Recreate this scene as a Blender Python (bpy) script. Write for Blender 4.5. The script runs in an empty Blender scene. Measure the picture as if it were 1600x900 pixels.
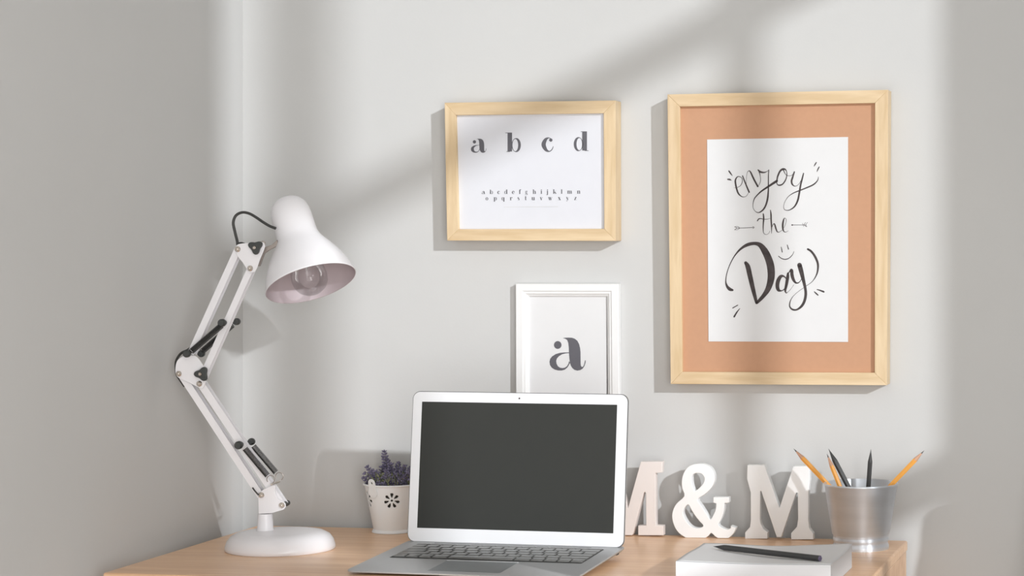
import bpy, bmesh, math, random
from mathutils import Vector, Matrix
random.seed(7)
C = bpy.context.scene.collection
DZ = 0.75            # desk top height above the floor
YW = 0.02            # back wall plane
XL = -0.035          # left wall plane
XR = 2.10            # right (window) wall plane

# ---------------------------------------------------------------- camera
F_PX, CX, HY = 3300.0, 1323.0, 371.0
YAW = math.radians(9.38)
CAM = (1.492, -3.205, 0.464 + DZ)
cd = bpy.data.cameras.new('camera')
cam = bpy.data.objects.new('camera', cd)
C.objects.link(cam)
cam.location = CAM
cam.rotation_euler = (math.pi / 2, 0, YAW)
cd.sensor_width = 36.0
cd.lens = F_PX / 1600 * 36
cd.shift_x = -(CX - 800) / 1600
cd.shift_y = (HY - 450) / 1600
cd.clip_start = 0.05
bpy.context.scene.camera = cam

# ---------------------------------------------------------------- world, sun, exposure
w = bpy.data.worlds.new('world')
bpy.context.scene.world = w
w.use_nodes = True
bg = w.node_tree.nodes['Background']
bg.inputs[0].default_value = (1.0, 0.995, 0.99, 1)
bg.inputs[1].default_value = 0.36
sd = bpy.data.lights.new('sun', 'SUN')
sd.energy = 2.1
sd.angle = math.radians(1.5)
sd.color = (0.94, 0.97, 1.0)
sun = bpy.data.objects.new('sun', sd)
C.objects.link(sun)
sun.location = (3, -3, 3)
sun.rotation_euler = Vector((1.05, -1.0, 0.49)).to_track_quat('Z', 'Y').to_euler()
ad = bpy.data.lights.new('front_fill_light', 'AREA')      # soft fill added behind the camera, no front window is built
ad.shape = 'RECTANGLE'; ad.size = 1.6; ad.size_y = 1.8
ad.energy = 22
ad.color = (1.0, 0.995, 0.99)
al = bpy.data.objects.new('front_fill_light', ad)
C.objects.link(al)
al.location = (1.3, -4.4, .95)
al.rotation_euler = (math.radians(90), 0, 0)
a2d = bpy.data.lights.new('side_fill_light', 'AREA')      # fill added inside the right-hand wall to lift the left wall
a2d.shape = 'RECTANGLE'; a2d.size = 1.5; a2d.size_y = 1.6
a2d.energy = 56
a2d.color = (1.0, 0.995, 0.99)
a2 = bpy.data.objects.new('side_fill_light', a2d)
C.objects.link(a2)
a2.location = (XR - .04, -3.35, 1.05)
a2.rotation_euler = (0, math.pi / 2, 0)
vs = bpy.context.scene.view_settings
vs.view_transform = 'Standard'
vs.look = 'None'
vs.gamma = 1
vs.use_curve_mapping = False
vs.exposure = 0.0

# ---------------------------------------------------------------- calibration: a photo point on a real plane
RX, RY = math.cos(YAW), math.sin(YAW)
FX, FY = -math.sin(YAW), math.cos(YAW)
def ray(px, py):
    a = (px - CX) / F_PX
    return Vector((FX + a * RX, FY + a * RY, -(py - HY) / F_PX))
CV = Vector(CAM)
def oy(px, py, y):
    r = ray(px, py)
    return CV + r * ((y - CV.y) / r.y)
def on_plane(px, py, p0, n):
    r = ray(px, py)
    return CV + r * ((Vector(p0) - CV).dot(n) / r.dot(n))

# ---------------------------------------------------------------- materials
def lin(c):
    return tuple(((v / 255) / 12.92 if v / 255 <= .04045 else ((v / 255 + .055) / 1.055) ** 2.4) for v in c)
def mat(name, rgb, rough=.5, metal=0, var=.03, scale=30, bump=0, bscale=200, stretch=None, spec=.5, c2=None, trans=0):
    m = bpy.data.materials.new(name)
    m.use_nodes = True
    nt = m.node_tree
    b = nt.nodes['Principled BSDF']
    b.inputs['Roughness'].default_value = rough
    b.inputs['Metallic'].default_value = metal
    b.inputs['Specular IOR Level'].default_value = spec
    tc = nt.nodes.new('ShaderNodeTexCoord')
    mp = nt.nodes.new('ShaderNodeMapping')
    nt.links.new(tc.outputs['Object'], mp.inputs[0])
    if stretch: mp.inputs['Scale'].default_value = stretch
    nz = nt.nodes.new('ShaderNodeTexNoise')
    nz.inputs['Scale'].default_value = scale
    nz.inputs['Detail'].default_value = 4
    nt.links.new(mp.outputs[0], nz.inputs['Vector'])
    rp = nt.nodes.new('ShaderNodeValToRGB')
    a = Vector(lin(rgb))
    d = Vector(lin(c2)) if c2 else a * (1 - 2 * var)
    e = a if c2 else Vector([min(.97, v) for v in a * (1 + var)])
    rp.color_ramp.elements[0].color = (*d, 1)
    rp.color_ramp.elements[1].color = (*e, 1)
    rp.color_ramp.elements[0].position = .35
    rp.color_ramp.elements[1].position = .65
    nt.links.new(nz.outputs['Fac'], rp.inputs[0])
    nt.links.new(rp.outputs[0], b.inputs['Base Color'])
    if bump:
        n2 = nt.nodes.new('ShaderNodeTexNoise')
        n2.inputs['Scale'].default_value = bscale
        n2.inputs['Detail'].default_value = 3
        nt.links.new(mp.outputs[0], n2.inputs['Vector'])
        bp = nt.nodes.new('ShaderNodeBump')
        bp.inputs['Strength'].default_value = bump
        bp.inputs['Distance'].default_value = .001
        nt.links.new(n2.outputs['Fac'], bp.inputs['Height'])
        nt.links.new(bp.outputs[0], b.inputs['Normal'])
    return m
def wood(name, light, dark, stretch, scale, rough=.45, spec=.35):
    m = bpy.data.materials.new(name)
    m.use_nodes = True
    nt = m.node_tree
    b = nt.nodes['Principled BSDF']
    b.inputs['Roughness'].default_value = rough
    b.inputs['Specular IOR Level'].default_value = spec
    tc = nt.nodes.new('ShaderNodeTexCoord')
    mp = nt.nodes.new('ShaderNodeMapping')
    mp.inputs['Scale'].default_value = stretch
    nt.links.new(tc.outputs['Object'], mp.inputs[0])
    n1 = nt.nodes.new('ShaderNodeTexNoise')
    n1.inputs['Scale'].default_value = scale
    n1.inputs['Detail'].default_value = 6
    n1.inputs['Distortion'].default_value = .35
    nt.links.new(mp.outputs[0], n1.inputs['Vector'])
    rp = nt.nodes.new('ShaderNodeValToRGB')
    rp.color_ramp.elements[0].color = (*lin(dark), 1)
    rp.color_ramp.elements[1].color = (*lin(light), 1)
    rp.color_ramp.elements[0].position = .3
    rp.color_ramp.elements[1].position = .68
    nt.links.new(n1.outputs['Fac'], rp.inputs[0])
    n2 = nt.nodes.new('ShaderNodeTexNoise')
    n2.inputs['Scale'].default_value = scale * .22
    n2.inputs['Detail'].default_value = 2
    nt.links.new(mp.outputs[0], n2.inputs['Vector'])
    mx = nt.nodes.new('ShaderNodeMix')
    mx.data_type = 'RGBA'
    mx.blend_type = 'MULTIPLY'
    rp2 = nt.nodes.new('ShaderNodeValToRGB')
    rp2.color_ramp.elements[0].color = (.93, .90, .88, 1)
    rp2.color_ramp.elements[1].color = (1, 1, 1, 1)
    rp2.color_ramp.elements[0].position = .35
    rp2.color_ramp.elements[1].position = .6
    nt.links.new(n2.outputs['Fac'], rp2.inputs[0])
    mx.inputs[0].default_value = 1
    nt.links.new(rp.outputs[0], mx.inputs[6])
    nt.links.new(rp2.outputs[0], mx.inputs[7])
    nt.links.new(mx.outputs[2], b.inputs['Base Color'])
    return m
M = {}
M['wall'] = mat('wall paint', (207, 207, 206), .9, var=.008, scale=3, bump=.08, bscale=260, spec=.2)
M['ceil'] = mat('ceiling paint', (236, 236, 234), .9)
M['floor'] = wood('floor boards', (226, 220, 212), (212, 204, 195), (1, 12, 1), 4)
M['trimw'] = mat('window frame paint', (240, 240, 238), .5)
M['desk'] = wood('oak veneer', (248, 208, 170), (230, 184, 142), (3, 55, 55), 2.2, .32, spec=.55)
M['deskend'] = wood('oak end grain', (236, 200, 168), (216, 176, 142), (60, 14, 14), 3)
M['frh'] = wood('pine rail along', (232, 209, 174), (215, 188, 148), (4, 20, 42), 2.5)
M['frv'] = wood('pine rail upright', (232, 209, 174), (215, 188, 148), (42, 20, 4), 2.5)
M['paper'] = mat('paper', (228, 228, 229), .85, var=.004, spec=.15)
M['paperb'] = mat('cool print paper', (224, 225, 231), .8, var=.004, spec=.2)
M['terra'] = mat('terracotta mat board', (201, 156, 126), .95, var=.008, scale=120, spec=.1)
M['wframe'] = mat('white frame lacquer', (240, 240, 240), .4, var=.003)
M['ink'] = mat('grey ink', (104, 103, 109), .8, var=.02, spec=.2)
M['inkd'] = mat('brush ink', (80, 73, 73), .8, var=.12, scale=90, spec=.2)
M['line'] = mat('pale line', (214, 214, 214), .8)
M['spacer'] = mat('frame spacer', (222, 222, 222), .7)
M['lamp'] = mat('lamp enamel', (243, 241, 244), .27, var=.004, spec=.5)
M['lampin'] = mat('shadowed lamp enamel', (196, 182, 186), .5, var=.01)  # shadow inside the lamp head put into the enamel colour
M['black'] = mat('black plastic', (62, 64, 63), .45, var=.05)
M['cable'] = mat('black cable', (58, 58, 56), .5)
M['spring'] = mat('black spring wire', (58, 58, 57), .35, metal=.2)
M['chrome'] = mat('chrome', (225, 215, 205), .22, metal=1)
M['bracket'] = mat('brushed bracket', (160, 150, 143), .4, metal=.5)
M['alu'] = mat('anodised aluminium', (182, 183, 184), .42, metal=.35, var=.01)
M['aluedge'] = mat('aluminium edge', (205, 203, 200), .35, metal=.5)
M['gasket'] = mat('dark gasket', (75, 75, 75), .6)
M['bezel'] = mat('white bezel', (240, 241, 244), .5, var=.002, spec=.3)
M['screen'] = mat('dark screen', (63, 64, 62), .85, var=.004, spec=.05)
M['well'] = mat('keyboard gap', (66, 66, 65), .7)
M['key'] = mat('key cap', (122, 122, 120), .3, spec=.7)
M['keylt'] = mat('trackpad', (160, 164, 166), .35, metal=.3)
M['pot'] = mat('pot enamel', (250, 253, 255), .4, var=.006)
M['liner'] = mat('dark liner', (62, 58, 52), .9)
M['purple'] = mat('lavender bud', (150, 143, 168), .8, c2=(106, 101, 126), scale=160)
M['green'] = mat('lavender leaf', (158, 160, 122), .8, c2=(112, 118, 92), scale=120)
M['lett'] = mat('white painted wood', (250, 251, 252), .55, var=.005)
M['lettw'] = mat('warm white painted wood', (240, 232, 228), .55, var=.005)
M['zinc'] = mat('galvanised steel', (226, 231, 238), .46, metal=.8, var=.03, scale=6, stretch=(1, 1, 9))
def brushed(m, rot):        # fine brushing running round the bucket spreads reflections vertically
    nt = m.node_tree; b = nt.nodes['Principled BSDF']
    tg = nt.nodes.new('ShaderNodeTangent'); tg.direction_type = 'RADIAL'; tg.axis = 'Z'
    nt.links.new(tg.outputs[0], b.inputs['Tangent'])
    b.inputs['Anisotropic'].default_value = .85
    b.inputs['Anisotropic Rotation'].default_value = rot
brushed(M['zinc'], 0.25)
M['orange'] = mat('orange pencil lacquer', (252, 178, 84), .4, var=.02)
M['pwood'] = mat('sharpened cedar', (214, 168, 140), .8, var=.04)
M['graph'] = mat('graphite', (78, 78, 80), .5)
M['pblack'] = mat('black pencil', (62, 62, 62), .55, var=.03)
M['plum'] = mat('plum pencil end', (110, 100, 128), .6)
M['glass'] = None

# ---------------------------------------------------------------- builders
def tag(o, label, cat, group=None, kind=None):
    o['label'] = label
    o['category'] = cat
    if group: o['group'] = group
    if kind: o['kind'] = kind
    return o
def thing(name, loc, label, cat, group=None, rot=(0, 0, 0)):
    o = bpy.data.objects.new(name, None)
    C.objects.link(o)
    o.location = loc
    o.rotation_euler = rot
    o.empty_display_size = .02
    return tag(o, label, cat, group)
def link(name, me, m, parent=None, label=None, smooth=True, angle=35):
    """mesh vertices are local to the parent"""
    me.materials.clear()
    me.materials.append(m)
    o = bpy.data.objects.new(name, me)
    C.objects.link(o)
    if parent: o.parent = parent
    if label: o['label'] = label
    if smooth:
        me.shade_smooth()
        me.set_sharp_from_angle(angle=math.radians(angle))
    return o
def raw(name, verts, faces, m, parent=None, base=None, label=None, smooth=True):
    """verts in world space; base = world origin of the object / its thing"""
    b = Vector(base) if base is not None else Vector((0, 0, 0))
    me = bpy.data.meshes.new(name)
    me.from_pydata([Vector(v) - b for v in verts], [], faces)
    me.validate()
    bm = bmesh.new()
    bm.from_mesh(me)
    bmesh.ops.recalc_face_normals(bm, faces=bm.faces)
    bm.to_mesh(me)
    bm.free()
    o = link(name, me, m, parent, label, smooth)
    if parent is None: o.location = b
    return o
def box_data(p0, p1):
    x0, y0, z0 = p0; x1, y1, z1 = p1
    v = [(x0, y0, z0), (x1, y0, z0), (x1, y1, z0), (x0, y1, z0), (x0, y0, z1), (x1, y0, z1), (x1, y1, z1), (x0, y1, z1)]
    f = [(0, 3, 2, 1), (4, 5, 6, 7), (0, 1, 5, 4), (1, 2, 6, 5), (2, 3, 7, 6), (3, 0, 4, 7)]
    return v, f
def boxes(name, lst, m, parent=None, base=None, bevel=0, label=None):
    V, Fc = [], []
    for p0, p1 in lst:
        v, f = box_data(p0, p1)
        k = len(V)
        V += v
        Fc += [tuple(i + k for i in q) for q in f]
    o = raw(name, V, Fc, m, parent, base, label, smooth=False)
    if bevel: bev(o, bevel)
    return o
def bev(o, wd, seg=3):
    md = o.modifiers.new('bevel', 'BEVEL')
    md.width = wd
    md.segments = seg
    md.limit_method = 'ANGLE'
    md.angle_limit = math.radians(30)
    o.data.shade_smooth()
    o.data.set_sharp_from_angle(angle=math.radians(50))
def lathe_data(prof, seg=48, a0=0):
    V, Fc = [], []
    n = len(prof)
    for i in range(seg):
        a = a0 + 2 * math.pi * i / seg
        for r, z in prof: V.append((r * math.cos(a), r * math.sin(a), z))
    for i in range(seg):
        j = (i + 1) % seg
        for k in range(n - 1):
            Fc.append((i * n + k, j * n + k, j * n + k + 1, i * n + k + 1))
    return V, Fc
def lathe(name, prof, m, parent=None, mtx=None, seg=48, label=None, angle=40):
    """mtx: local placement"""
    V, Fc = lathe_data(prof, seg)
    me = bpy.data.meshes.new(name)
    me.from_pydata(V, [], Fc)
    bm = bmesh.new(); bm.from_mesh(me)
    bmesh.ops.remove_doubles(bm, verts=bm.verts, dist=1e-6)
    bmesh.ops.recalc_face_normals(bm, faces=bm.faces)
    bm.to_mesh(me); bm.free()
    if mtx is not None: me.transform(mtx)
    return link(name, me, m, parent, label, True, angle)
def frame_to(p, d, up=(0, 0, 1)):
    q = Vector(d).normalized().to_track_quat('Z', 'Y')
    return Matrix.Translation(Vector(p)) @ q.to_matrix().to_4x4()
def rod(name, a, b, r, m, parent=None, base=(0, 0, 0), seg=16, r2=None, label=None):
    a = Vector(a) - Vector(base); b = Vector(b) - Vector(base)
    L = (b - a).length
    r2 = r if r2 is None else r2
    c = min(r, r2) * .18
    return lathe(name, [(0, 0), (r - c, 0), (r, c), (r2, L - c), (r2 - c, L), (0, L)], m, parent, frame_to(a, b - a), seg, label)
def catmull(pts, n=8, closed=False):
    out = []
    N = len(pts)
    P = [tuple(p) for p in pts]
    rng = range(N) if closed else range(N - 1)
    for i in rng:
        p1, p2 = P[i], P[(i + 1) % N]
        p0 = P[i - 1] if (closed or i > 0) else p1
        p3 = P[(i + 2) % N] if (closed or i + 2 < N) else p2
        for k in range(n):
            t = k / n
            out.append(tuple(.5 * (2 * b + (-a + c) * t + (2 * a - 5 * b + 4 * c - d) * t * t + (-a + 3 * b - 3 * c + d) * t ** 3) for a, b, c, d in zip(p0, p1, p2, p3)))
    if not closed: out.append(P[-1])
    return out
def tube(name, pts, r, m, parent=None, base=(0, 0, 0), seg=10, smooth_n=8, label=None):
    pts = [Vector(p) - Vector(base) for p in (catmull(pts, smooth_n) if smooth_n else pts)]
    V, Fc = [], []
    ref = Vector((0, 0, 1))
    prev = None
    for i, p in enumerate(pts):
        t = (pts[min(i + 1, len(pts) - 1)] - pts[max(i - 1, 0)]).normalized()
        if prev is None:
            u = t.cross(ref)
            if u.length < .1: u = t.cross(Vector((1, 0, 0)))
            u.normalize()
        else:
            u = (prev - t * prev.dot(t)).normalized()
        prev = u
        v = t.cross(u)
        for k in range(seg):
            a = 2 * math.pi * k / seg
            V.append(p + (u * math.cos(a) + v * math.sin(a)) * r)
    n = len(pts)
    for i in range(n - 1):
        for k in range(seg):
            Fc.append((i * seg + k, i * seg + (k + 1) % seg, (i + 1) * seg + (k + 1) % seg, (i + 1) * seg + k))
    Fc.append(tuple(range(seg)))
    Fc.append(tuple((n - 1) * seg + k for k in range(seg)))
    return raw(name, V, Fc, m, parent, (0, 0, 0), label)
def slab(name, loops, thick, m, parent=None, mtx=None, bevel=0, label=None):
    """flat outline (2D loops, first outer then holes) extruded by thick; local XY, centred in Z; placed with mtx"""
    cu = bpy.data.curves.new('tmp', 'CURVE')
    cu.dimensions = '2D'
    cu.fill_mode = 'BOTH'
    cu.extrude = thick / 2 - bevel
    cu.bevel_depth = bevel
    cu.bevel_resolution = 2
    cu.offset = -bevel
    for lp in loops:
        sp = cu.splines.new('POLY')
        sp.points.add(len(lp) - 1)
        for i, p in enumerate(lp): sp.points[i].co = (p[0], p[1], 0, 1)
        sp.use_cyclic_u = True
    o = bpy.data.objects.new('tmp', cu)
    C.objects.link(o)
    dg = bpy.context.evaluated_depsgraph_get()
    me = bpy.data.meshes.new_from_object(o.evaluated_get(dg))
    bpy.data.objects.remove(o)
    me.name = name
    if mtx is not None: me.transform(mtx)
    return link(name, me, m, parent, label, True, 30)

# ================================================================ SETTING
def struct(o): o['kind'] = 'structure'; return o
ZF, ZC = 0.0, 2.95
Yf = -4.6
struct(boxes('floor', [((XL - .1, Yf, -.1), (XR + .1, YW + .1, ZF))], M['floor']))
struct(boxes('ceiling', [((XL - .1, Yf, ZC), (XR + .1, YW + .1, ZC + .1))], M['ceil']))
struct(boxes('wall_back', [((XL - .1, YW, ZF), (XR + .1, YW + .1, ZC))], M['wall']))
struct(boxes('wall_left', [((XL - .1, Yf, ZF), (XL, YW, ZC))], M['wall']))
wy0, wy1, wz0, wz1 = -2.155, -.917, DZ + .10, 2.78
struct(boxes('wall_right', [((XR, wy1, ZF), (XR + .06, YW, ZC)), ((XR, Yf, ZF), (XR + .06, wy0, ZC)),
                            ((XR, wy0, ZF), (XR + .06, wy1, wz0)), ((XR, wy0, wz1), (XR + .06, wy1, ZC))], M['wall']))
win = struct(bpy.data.objects.new('window_1', None)); C.objects.link(win)
win.location = (XR + .03, (wy0 + wy1) / 2, wz0)
fw = .02
bars = [((XR + .01, wy0, wz0), (XR + .05, wy0 + fw, wz1)), ((XR + .01, wy1 - fw, wz0), (XR + .05, wy1, wz1)),
        ((XR + .01, wy0, wz0), (XR + .05, wy1, wz0 + fw)), ((XR + .01, wy0, wz1 - fw), (XR + .05, wy1, wz1))]
boxes('window_frame', bars, M['trimw'], win, win.location)
for yy, hw in ((-1.253, .018), (-1.955, .048)):
    boxes('mullion', [((XR + .012, yy - hw, wz0 + fw), (XR + .048, yy + hw, wz1 - fw))], M['trimw'], win, win.location)
for zz, hh in ((DZ + 1.437, .028), (DZ + .570, .033)):
    boxes('transom', [((XR + .012, wy0 + fw, zz - hh), (XR + .048, wy1 - fw, zz + hh))], M['trimw'], win, win.location)
boxes('window_sill', [((XR - .03, wy0 - .02, wz0 - .02), (XR - .001, wy1 + .02, wz0))], M['trimw'], win, win.location)

# ================================================================ DESK
desk = thing('desk', (.5285, -.245, 0), 'oak veneered desk standing against the back wall', 'desk')
o = boxes('desk_top', [((0, -.49, DZ - .016), (1.057, 0, DZ))], M['desk'], desk, desk.location); bev(o, .003)
o = boxes('side_panel', [((1.037, -.237, 0), (1.055, 0, DZ - .016))], M['deskend'], desk, desk.location); bev(o, .0015)
o = boxes('side_panel', [((.002, -.237, 0), (.02, 0, DZ - .016))], M['deskend'], desk, desk.location); bev(o, .0015)
o = boxes('back_panel', [((.02, -.02, .35), (1.037, -.004, DZ - .016))], M['desk'], desk, desk.location)
for lx in (.004, 1.015):
    o = boxes('leg', [((lx, -.486, 0), (lx + .038, -.448, DZ - .016))], M['deskend'], desk, desk.location); bev(o, .003)
o = boxes('rail', [((.042, -.48, DZ - .07), (1.015, -.462, DZ - .016))], M['desk'], desk, desk.location)

# chair beside the desk (outside the picture; its shadow falls on the wall)
ch = thing('moulded_chair', (1.535, -.34, 0), 'white moulded chair standing to the right of the desk', 'chair')
outl = [(-.238, .085), (-.246, .045), (-.248, .0), (-.262, -.07), (-.25, -.20), (.25, -.20), (.262, -.07), (.248, .0), (.246, .045), (.238, .085), (.225, .125), (.12, .14), (-.12, .15), (-.222, .147)]
outl = catmull(outl, 4, True)
slab('backrest', [[(x, y) for x, y in outl]], .012, M['wframe'], ch, Matrix.Translation((0, .15, DZ)) @ Matrix.Rotation(math.pi / 2, 4, 'X'), .003)
slab('seat', [catmull([(-.23, -.22), (.23, -.22), (.25, .0), (.23, .17), (-.23, .17), (-.25, 0)], 5, True)], .014, M['wframe'], ch, Matrix.Translation((0, 0, .46)), .003)
boxes('spine', [((-.1, .135, .455), (.1, .15, .62))], M['wframe'], ch, (0, 0, 0))
for sx in (-1, 1):
    for sy in (-1, 1):
        rod('leg', (sx * .19, sy * .15, .455), (sx * .24, sy * .2, 0), .013, M['deskend'], ch, (0, 0, 0))

# ================================================================ PICTURE FRAMES
def quad_lerp(q, u, v):
    """q = TL,TR,BR,BL"""
    a = q[0].lerp(q[1], u); b = q[3].lerp(q[2], u)
    return a.lerp(b, v)
def rails(parent, base, outer, inner, yf, yb, yi, mh, mv, steps=None):
    """mitred rails with square lip; outer/inner: 4 px corners at front plane"""
    O = [oy(x, y, yf) for x, y in outer]
    I = [oy(x, y, yf) for x, y in inner]
    def at(p, y): return Vector((p.x, y, p.z))
    for k in range(4):
        j = (k + 1) % 4
        a, b, c, d = O[k], O[j], I[j], I[k]
        V = [a, b, c, d, at(a, yb), at(b, yb), at(c, yb), at(d, yb)]
        o = raw('frame_rail', V, [(0, 1, 2, 3), (4, 5, 6, 7), (0, 1, 5, 4), (1, 2, 6, 5), (2, 3, 7, 6), (3, 0, 4, 7)], mh if k % 2 == 0 else mv, parent, base, smooth=False)
        bev(o, .0006, 2)
def panel(name, quad, y0, y1, m, parent, base, label=None):
    Q = [oy(x, y, y0) for x, y in quad]
    V = Q + [Vector((p.x, y1, p.z)) for p in Q]
    return raw(name, V, [(0, 1, 2, 3), (4, 5, 6, 7), (0, 1, 5, 4), (1, 2, 6, 5), (2, 3, 7, 6), (3, 0, 4, 7)], m, parent, base, label, smooth=False)

def print_strokes(name, strokes, org, sc, y, m, parent, base, n=6, label=None):
    """brush strokes (x, y, width) in crop coordinates, printed flat on the plane y"""
    V, Fc = [], []
    def P(x, yy): return oy(org[0] + x / sc, org[1] + yy / sc, y)
    for s in strokes:
        s = [tuple(p) for p in s]
        pts = catmull(s, n)
        N = len(pts)
        k0 = len(V)
        for i, (x, yy, wd) in enumerate(pts):
            x0, y0 = pts[max(i - 1, 0)][:2]; x1, y1 = pts[min(i + 1, N - 1)][:2]
            dx, dy = x1 - x0, y1 - y0
            L = math.hypot(dx, dy) or 1
            nx, ny = -dy / L * wd / 2, dx / L * wd / 2
            V += [P(x + nx, yy + ny), P(x - nx, yy - ny)]
        for i in range(N - 1):
            Fc.append((k0 + 2 * i, k0 + 2 * i + 1, k0 + 2 * i + 3, k0 + 2 * i + 2))
        for x, yy, wd in (pts[0], pts[-1]):
            if wd > 6:
                k = len(V)
                for a in range(12): V.append(P(x + wd / 2 * math.cos(a * math.pi / 6), yy + wd / 2 * math.sin(a * math.pi / 6)))
                Fc.append(tuple(range(k, k + 12)))
    return raw(name, V, Fc, m, parent, base, label, smooth=False)
def print_polys(name, polys, fn, m, parent, base, label=None):
    """list of groups of loops -> filled flat shapes; fn maps 2D to world (an affine map)"""
    V, Fc = [], []
    for loops in polys:
        cu = bpy.data.curves.new('tmp', 'CURVE'); cu.dimensions = '2D'; cu.fill_mode = 'BOTH'
        for lp in loops:
            sp = cu.splines.new('POLY'); sp.points.add(len(lp) - 1)
            for i, p in enumerate(lp): sp.points[i].co = (p[0], p[1], 0, 1)
            sp.use_cyclic_u = True
        o = bpy.data.objects.new('tmp', cu); C.objects.link(o)
        me = bpy.data.meshes.new_from_object(o.evaluated_get(bpy.context.evaluated_depsgraph_get()))
        bpy.data.objects.remove(o)
        k = len(V)
        V += [fn(v.co.x, v.co.y) for v in me.vertices]
        Fc += [tuple(i + k for i in p.vertices) for p in me.polygons]
        bpy.data.meshes.remove(me)
    return raw(name, V, Fc, m, parent, base, label, smooth=False)

# ---- high contrast alphabet, x height 100, y up
def ell(cx, cy, rx, ry, n=28, a0=0, a1=360):
    return [(cx + rx * math.cos(math.radians(a0 + (a1 - a0) * i / n)), cy + ry * math.sin(math.radians(a0 + (a1 - a0) * i / n))) for i in range(n)]
def rect(x0, y0, x1, y1): return [[(x0, y0), (x1, y0), (x1, y1), (x0, y1)]]
def ring(cx, cy, rx, ry, ix, irx, iry): return [ell(cx, cy, rx, ry), ell(ix, cy, irx, iry)]
def dot(cx, cy, r): return [ell(cx, cy, r, r)]
def ribbon(pts, n=6):
    pts = catmull(pts, n)
    L, R_ = [], []
    N = len(pts)
    for i, (x, y, wd) in enumerate(pts):
        x0, y0 = pts[max(i - 1, 0)][:2]; x1, y1 = pts[min(i + 1, N - 1)][:2]
        dx, dy = x1 - x0, y1 - y0
        q = math.hypot(dx, dy) or 1
        L.append((x - dy / q * wd / 2, y + dx / q * wd / 2)); R_.append((x + dy / q * wd / 2, y - dx / q * wd / 2))
    return [L + R_[::-1]]
# traced two-storey a: crop units, baseline y=766, x height 614
A_STEM = [(352, 160), (400, 153), (460, 151), (520, 154), (575, 172), (625, 212), (658, 275), (676, 350), (684, 430), (685, 560), (686, 640), (692, 682), (712, 704), (735, 690), (753, 652), (768, 578), (781, 578), (777, 625), (758, 682), (725, 733), (680, 760), (625, 770), (570, 755), (530, 720), (503, 675), (488, 628), (478, 560), (468, 440), (464, 330), (455, 250), (436, 200), (405, 176)]
A_BOWL = [(472, 428), (430, 428), (370, 430), (300, 437), (220, 460), (150, 505), (115, 550), (103, 605), (112, 665), (145, 715), (200, 750), (265, 767), (330, 768), (390, 752), (440, 710), (470, 660), (488, 622), (470, 592), (458, 640), (430, 688), (390, 715), (345, 723), (300, 716), (260, 688), (235, 640), (228, 590), (240, 545), (280, 500), (340, 463), (410, 446), (472, 441)]
def A_glyph():
    t = lambda L: [((x - 103) / 6.14, (768 - y) / 6.14) for x, y in L]
    return [[t(A_STEM)], [t(A_BOWL)], [ell((257 - 103) / 6.14, (768 - 290) / 6.14, 11.6, 11.9)]]
def hs(x0, x1, y): return rect(x0, y, x1, y + 4)
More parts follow.
